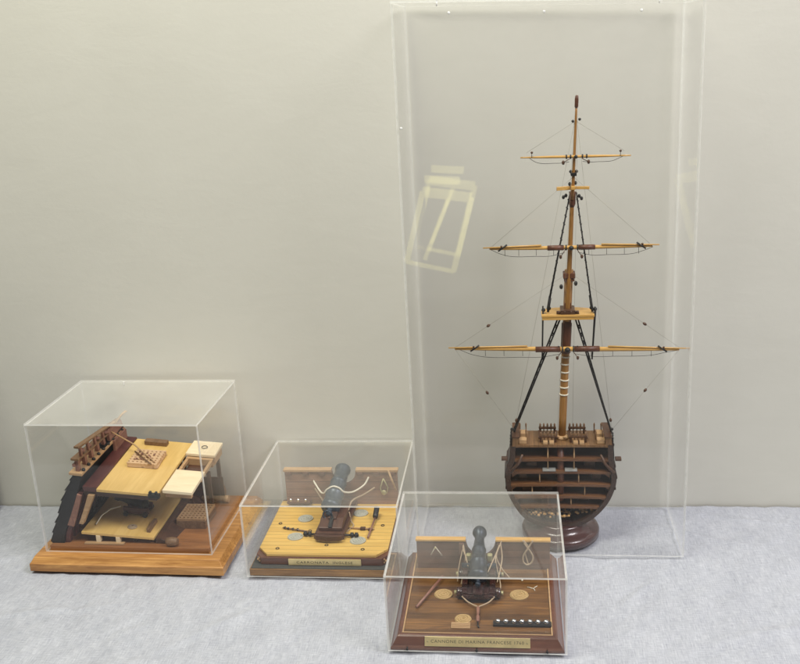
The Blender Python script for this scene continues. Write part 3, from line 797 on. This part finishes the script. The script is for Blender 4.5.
for (xa, xb, z, h_) in ((136, 146, 86, 9), (232, 244, 86, 9), (140, 152, 69, 8), (146, 160, 104.5, 8), (222, 236, 104.5, 9), (170, 180, 69, 7), (214, 228, 54, 6), (152, 166, 54, 6)):
    k.bx(xa, Y0 + 14, z + 1.9, xb, Y0 + 30, z + h_)
each('stores_chest', k, 'hull_edge', tD, .4)
k = MB()
for i in range(85):
    x = random.uniform(146, 236); u = abs(x - CX) / 45
    k.ball((x, random.uniform(Y0 + 1.5, Y0 + 22), 38 + 4.5 * u + random.uniform(-2, 3)), random.uniform(1.5, 2.7), 7, sq=(1, 1, .8))
obj('ballast', k, 'ballast', tD, 0, 'golden brown stones in the bottom of the hull')
# weather deck
obj('weather_deck', MB().bx(134, Y0, 139.5, 249, Y1, 143), 'top_deck', tD, .3)
for s_ in (-1, 1):
    x = 131.5 if s_ < 0 else 252.5
    bw = MB().prism([(x - 4, 139), (x + 4, 139), (x + 4 - s_ * 1, 153), (x - 4 - s_ * 1, 153)], Y0 + .5, Y1 - .5)
    obj('bulwark', bw, 'top_deck', tD, .3)
    obj('cap_rail', MB().bx(x - 5 - s_, Y0 - .5, 153.1, x + 5 - s_, Y1, 155), 'hull_edge', tD, .3)
    xi = x - s_ * 10
    obj('gun_step', MB().bx(xi - 5, Y0 + 3, 143.1, xi + 5, Y0 + 14, 149), 'tan', tD, .4)
    obj('gun_step', MB().bx(xi - 4, Y0 + 22, 143.1, xi + 6, Y0 + 36, 150), 'tan', tD, .4)
    k = MB()
    for y in (Y0 + 6, Y0 + 16, Y0 + 26, Y0 + 36):
        k.ball((x + s_ * 5, y, 150), 2.6, 10, sq=(.6, 1, 1)); k.ball((x + s_ * 6, y, 141), 2.4, 10, sq=(.6, 1, 1)); k.tube([(x + s_ * 5.5, y, 150), (x + s_ * 7, y, 122)], .6, 6)
    each('deadeye', k, 'black', tD)
# fife rail with belaying pins
k = MB()
for x0, x1 in ((163, 186), (202, 225)):
    k.bx(x0, 40, 150, x1, 44, 152.4); k.bx(x0, 70, 150, x1, 74, 152.4)
    for x in (x0 + 2, x1 - 2): k.bx(x - 1.4, 41, 143.1, x + 1.4, 43, 150); k.bx(x - 1.4, 71, 143.1, x + 1.4, 73, 150)
    k.bx(x0 - 1, 44, 147, x0 + 2, 70, 149); k.bx(x1 - 2, 44, 147, x1 + 1, 70, 149)
obj('pin_rail', k, 'hull_edge', tD, .3)
k = MB()
for x0, x1 in ((163, 186), (202, 225)):
    for i in range(5):
        x = x0 + 2 + (x1 - x0 - 4) * i / 4
        for y in (42, 72): k.lathe([(0, .4), (4, .7), (7, .8), (8, 1.2), (12, 1.3), (14, .6)], (x, y, 143.8), (0, 0, 1), 8)
for x in (138, 146, 236, 245):
    for y in (46, 68): k.lathe([(0, .7), (8, .8), (13, 1.2), (15, .5)], (x, y, 145), (0, 0, 1), 8)
each('belaying_pin', k, 'tan_dark', tD)
k = MB()
for x in (168, 176, 207, 215): k.bx(x, Y0 + 1, 143.1, x + 6, Y0 + 9, 146.5)
each('small_grating', k, 'tan', tD, .4)
k = MB().lathe([(0, 10), (3, 9), (4, 6)], (193.5, 58, 143.1), (0, 0, 1), 20)
for a in range(6): k.ball((193.5 + 9 * math.cos(a), 58 + 9 * math.sin(a), 147), 2, 8)
obj('mast_collar', k, 'tan', tD)
# masts
K = .0403; MY = 58
def mx(z): return 193.4 + (z - 148) * K
def seg(z0, z1, r0, r1, dy=0, n=8):
    return [(mx(z0 + (z1 - z0) * i / n), MY + dy, z0 + (z1 - z0) * i / n) for i in range(n + 1)], [r0 + (r1 - r0) * i / n for i in range(n + 1)]
m_ = MB(); pts, rs = seg(143, 372, 4.9, 5.4); m_.tube(pts, rs, 18)
lm = obj('lower_mast', m_, 'mast', tD)
m_ = MB(); pts, rs = seg(66, 143, 5.2, 4.9, -12); m_.tube([(CX, Y0 + 9, 60), (CX, Y0 + 9, 141)], 4.6, 18)
obj('mast_heel', m_, 'mast_red', tD)
for z in (204, 214, 224, 235, 246, 256, 283, 292):
    obj('woolding', MB().lathe([(0, 5.6), (.3, 6.1), (1.5, 6.1), (1.8, 5.6)], (mx(z), MY, z), (K, 0, 1), 20), 'white_rope', lm)
m_ = MB().bx(mx(325) - 4.4, MY - 7, 300, mx(325) + 4.4, MY + 3, 330); m_.lathe([(0, 6.4), (40, 6.6)], (mx(262), MY, 262), (K, 0, 1), 16)
obj('mast_cheek', m_, 'mast_red', tD, .5)
m_ = MB().bx(mx(372) - 7.5, MY - 8, 362, mx(372) + 7.5, MY + 8, 369); m_.bx(mx(372) - 6.5, MY - 7, 358, mx(372) + 6.5, MY + 6, 361)
obj('mast_cap', m_, 'mast_red', tD, .8)
m_ = MB(); pts, rs = seg(306, 474, 3.6, 2.4, -5); m_.tube(pts, rs, 14); obj('topmast', m_, 'mast', tD)
m_ = MB().lathe([(0, 2.6), (4, 4.2), (16, 4.0), (19, 4.6)], (mx(452), MY - 5, 452), (K, 0, 1), 14); obj('topmast_hounds', m_, 'mast_red', tD)
m_ = MB(); pts, rs = seg(462, 578, 2.1, 1.3, -9); m_.tube(pts, rs, 12); obj('topgallant_mast', m_, 'mast', tD)
m_ = MB().lathe([(0, 1.4), (2, 2.2), (10, 2.3), (14, 1.9), (15, 1)], (mx(571), MY - 9, 571), (K, 0, 1), 12); obj('mast_truck', m_, 'mast_red', tD)
m_ = MB().bx(mx(494) - 3.5, MY - 13, 491, mx(494) + 3.5, MY - 1, 495); m_.ball((mx(496) - 3.5, MY - 8, 496), 2.2, 8); m_.ball((mx(496) + 3.5, MY - 8, 496), 2.2, 8)
obj('mast_cap', m_, 'black', tD, .5)
# tops
poly = [(mx(317) - 33, MY - 18), (mx(317) + 33, MY - 18)] + [(mx(317) + 33 * math.cos(a), MY + 6 + 14 * math.sin(a)) for a in [i * math.pi / 14 for i in range(15)]]
pf = obj('fighting_top', MB().prism(poly, 314.5, 317.5, axis='z'), 'spar', tD, .4)
k = MB()
k.bx(mx(317) - 32, MY - 17.5, 311, mx(317) + 32, MY - 14, 314.4)
obj('top_batten', k, 'spar', pf, .2)
k = MB().bx(mx(317) - 14, MY - 14, 317.6, mx(317) + 14, MY - 9, 321); k.bx(mx(317) - 9, MY - 16, 317.6, mx(317) + 9, MY + 8, 323)
for i in range(4): k.ball((mx(317) - 12 + i * 8, MY - 15, 321), 1.8, 8)
obj('top_bolster', k, 'hull_edge', pf, .3)
k = MB().obx((mx(476) - 9, MY - 8, 476), (22, 3, 4.5), .25); k.obx((mx(476) + 9, MY - 8, 476), (22, 3, 3.5), -.2); k.bx(mx(476) - 2.5, MY - 18, 475, mx(476) + 2.5, MY + 4, 479)
obj('crosstrees', k, 'spar', tD, .4)
k = MB()
for x, z in ((-8, 467), (-11, 465), (8, 466), (11, 463), (-4, 481), (3, 482), (0, 472)): k.ball((mx(z) + x, MY - 8, z), 2.0, 8, sq=(1, 1, 1.3))
each('block', k, 'black', tD)
# yards
def yard(xl, xr, zl, zr, r, boom, cx, y, stir):
    def zz(x): return zl + (zr - zl) * (x - xl) / (xr - xl)
    ins = 8 if boom else 0
    k = MB(); n = 16; pts = []; rs = []
    for i in range(n + 1):
        x = xl + ins + (xr - xl - 2 * ins) * i / n; u = abs(x - cx) / ((xr - xl) / 2)
        pts.append((x, y, zz(x))); rs.append(r * (1 - .55 * min(1, u) ** 2))
    yo = obj('yard', k.tube(pts, rs, 12), 'spar', tD)
    if boom:
        for s_, xe in ((-1, xl), (1, xr)):
            xi = cx + s_ * (xr - xl) * .17
            obj('studding_boom', MB().tube([(xi, y - 2, zz(xi) + r + 1.2), (xe, y - 2, zz(xe) + 1.8)], [1.1, .8], 8), 'spar', yo)
        k = MB().tube([(cx - (xr - xl) * .135, y - .4, zz(cx)), (cx - 9, y - .4, zz(cx))], r + .8, 8); k.tube([(cx + 9, y - .4, zz(cx)), (cx + (xr - xl) * .135, y - .4, zz(cx))], r + .8, 8)
        obj('yard_batten', k, 'mast_red', yo)
    k = MB()
    for s_ in (-1, 1):
        for j in range(2): k.lathe([(0, r + 1), (1.6, r + 1)], (cx + s_ * (7 + 5 * j), y, zz(cx)), (1, 0, 0), 10)
    k.ball((cx, y - r - 1, zz(cx)), r + .6, 10)
    if boom:
        for s_ in (-1, 1):
            xe = cx + s_ * (xr - xl) * .40
            k.tube([(xe - s_ * 6, y - 3, zz(xe) - 1), (xe + s_ * (-10) + s_ * 0 - s_ * 4, y - 4, zz(xe) + 8)], 1.1, 6) if False else k.tube([(xe + s_ * 4, y - 3, zz(xe) - 2.5), (xe - s_ * 7, y - 3, zz(xe) + 5.5)], 1.1, 6)
    obj('yard_band', k, 'black', yo)
    k = MB()
    for s_ in (-1, 1):
        xe = cx + s_ * (xr - xl) * (.46 if boom else .42); droop = 9 if boom else 6
        pts = [(xe, y - 1, zz(xe) - 1)] + [(xe + (cx + s_ * 8 - xe) * q, y - 2, zz(cx) - 1 - droop * math.sin(math.pi * min(q * 1.35, .62) if q < .5 else math.pi * (.62 - (q - .5) * .5))) for q in (.12, .25, .4, .6, .8)] + [(cx + s_ * 8, y - 1, zz(cx) - 6)]
        k.tube(arc(pts, 4), .3, 5)
        for q in stir:
            x = cx + s_ * (xr - xl) * q; k.tube([(x, y - 1, zz(x) + r), (x, y - 2, zz(x) - droop)], .28, 5)
    obj('foot_rope', k, 'dark_rope', yo)
    k = MB()
    for s_ in (-1, 1):
        q = (cx + s_ * 13, y - 3, zz(cx) - 11) if boom else (cx + s_ * 15, y - 2, zz(cx) - 6.5)
        k.ball(q, 1.9, 8, sq=(1, .8, 1.5)); k.tube([(cx + s_ * 7, y - 2, zz(cx) - 2), q], .5, 5)
        xe = cx + s_ * (xr - xl) * .40
        k.ball((xe, y - 2, zz(xe) + (3 if boom else 6)), 1.6, 8)
        if not boom: k.tube([(xe, y - 1, zz(xe)), (xe, y - 2, zz(xe) + 6)], .4, 5)
    obj('block', k, 'hull_edge', yo)
    return yo
yard(47.8, 346.6, 273.0, 268.6, 3.1, True, 199.8, 46, (.10, .19, .27, .35))
yard(95.8, 310.5, 403.6, 402.4, 2.5, True, 204.4, 46, (.10, .2, .3, .38))
yard(143.6, 274.6, 515.5, 513.4, 1.7, False, 209.8, 45, ())
# standing rigging
def rope(name, pts, r, mat='dark_rope'):
    return obj(name, MB().tube(pts, r, 6), mat, tD)
for dy in (-5, 6):
    rope('shroud', [(190 - dy * .3, MY, 308), (128.5, MY - 4 + dy, 150)], 1.15)
    rope('shroud', [(212 + dy * .3, MY, 307), (258, MY - 4 + dy, 150)], 1.15)
    rope('topmast_shroud', [(203.5, MY - 5, 470), (176, MY - 6 + dy, 326)], .95); rope('topmast_shroud', [(211, MY - 5, 470), (230.5, MY - 6 + dy, 326)], .95)
    rope('topmast_shroud', [(178.5, MY - 6 + dy, 338), (175.5, MY - 6 + dy, 320)], 1.7); rope('topmast_shroud', [(228.5, MY - 6 + dy, 338), (231, MY - 6 + dy, 320)], 1.7)
    rope('futtock_shroud', [(169.5, MY - 6 + dy, 325), (168, MY - 4, 254)], 1.1); rope('futtock_shroud', [(235, MY - 6 + dy, 323), (231.5, MY - 4, 254)], 1.1)
k = MB()
for x, z in ((177, 324), (170, 322), (230, 324), (234.5, 322)): k.ball((x, MY - 8, z), 2.6, 10)
for x in (129, 257):
    k.ball((x, MY - 8, 152), 2.8, 10); k.ball((x, MY - 12, 160), 2.2, 10); k.ball((x, MY - 16, 153), 2.2, 10)
each('deadeye', k, 'black', tD)
k = MB()
for (a, c) in (((190, MY, 308), (128.5, MY - 4, 150)), ((212, MY, 307), (258, MY - 4, 150)), ((203.5, MY - 5, 470), (176, MY - 6, 326)), ((211, MY - 5, 470), (230.5, MY - 6, 326))):
    a = Vector(a); c = Vector(c)
    for i in range(1, 15):
        t = i / 15; q = a + (c - a) * t; hw = 5.4
        k.tube([q + Vector((0, -hw, 0)), q + Vector((0, hw, -.3))], .45, 5)
        for e in (-5, 6): k.ball(q + Vector((0, e, 0)), 1.35, 6)
obj('ratlines', k, 'dark_rope', tD)
k = MB(); bl = MB()
def lineblocks(a, c, ts):
    a = Vector(a); c = Vector(c); k.tube([a, c], .15, 5)
    for t in ts:
        q = a + (c - a) * t; d = (c - a).normalized()
        bl.lathe([(-2.8, .4), (-1.6, 1.5), (0, 1.9), (1.8, 1.5), (3, .4)], q, d, 10)
lineblocks((mx(370), MY - 6, 370), (56, 47, 274), (.70,)); lineblocks((mx(370), MY - 6, 370), (340, 47, 270), (.68,))
lineblocks((56, 47, 272), (136, 50, 150), (.5,)); lineblocks((340, 47, 269), (252, 50, 150), (.47,))
lineblocks((mx(490), MY - 10, 490), (104, 47, 404), ()); lineblocks((mx(490), MY - 10, 490), (302, 47, 403), ())
lineblocks((mx(556), MY - 9, 556), (151, 45, 521), ()); lineblocks((mx(556), MY - 9, 556), (267, 45, 519), ())
lineblocks((mx(570), MY - 9, 565), (131, 60, 155), (.97,)); lineblocks((mx(570), MY - 9, 565), (258, 60, 155), (.97,))
lineblocks((mx(556) - 2, MY - 10, 556), (186, 42, 150), ()); lineblocks((mx(556) + 2, MY - 10, 556), (206, 42, 150), ())
each('running_rigging', k, 'thread', tD); each('rigging_block', bl, 'hull_edge', tD)
k = MB(); k.ball((mx(556) - 3.5, MY - 10, 556), 1.8, 8); k.ball((mx(556) + 4.5, MY - 10, 558), 1.8, 8); k.ball((mx(345) - 9, MY - 8, 352), 2.4, 8, sq=(1, 1, 1.4)); k.ball((mx(345) + 9, MY - 8, 356), 2.4, 8, sq=(1, 1, 1.4))
each('block', k, 'black', tD)

# ================================================================ things added beyond the frame for shade and reflection
bxo = thing('shade_box', 'dark box added against the wall beyond the left edge to shade it', 'box', (-.86, 1.16, 0), 0)  # added occluder, darkens the lower left of the wall
b = MB().bx(-75, -155, .3, 75, 95, 330); obj('box_body', b, 'black_hull', bxo, 3)
obj('lid', MB().bx(-78, -158, 330.2, 78, 98, 342), 'black', bxo, 3)

def reflection_frame():  # unseen glowing shape, added so the tall case reflects a yellow frame
    m = bpy.data.materials.new('glowing_yellow'); m.use_nodes = True; p = m.node_tree.nodes['Principled BSDF']
    p.inputs['Base Color'].default_value = (.9, .85, .45, 1); p.inputs['Emission Color'].default_value = (1, .92, .33, 1); p.inputs['Emission Strength'].default_value = 5.0
    t = thing('reflection_frame', 'glowing yellow frame added behind the camera for its reflection', 'light', (-.28, -1.07, -.12), -.015)
    P = [(-77, 274), (94, 247), (22, -17), (-146, 23)]
    def bar(a, c, r): return MB().tube([(a[0], 0, a[1]), (c[0], 0, c[1])], r, 6)
    for i, r in zip(range(4), (19, 12, 8, 11)): obj('frame_bar', bar(P[i], P[(i + 1) % 4], r), m, t)
    obj('frame_bar', bar((18, 258), (-80, 30), 9), m, t); obj('frame_bar', bar((-68, 318), (54, 308), 15), m, t)
    obj('stand', MB().bx(-70, -60, -638, -50, -40, 250), 'black', t)
reflection_frame()
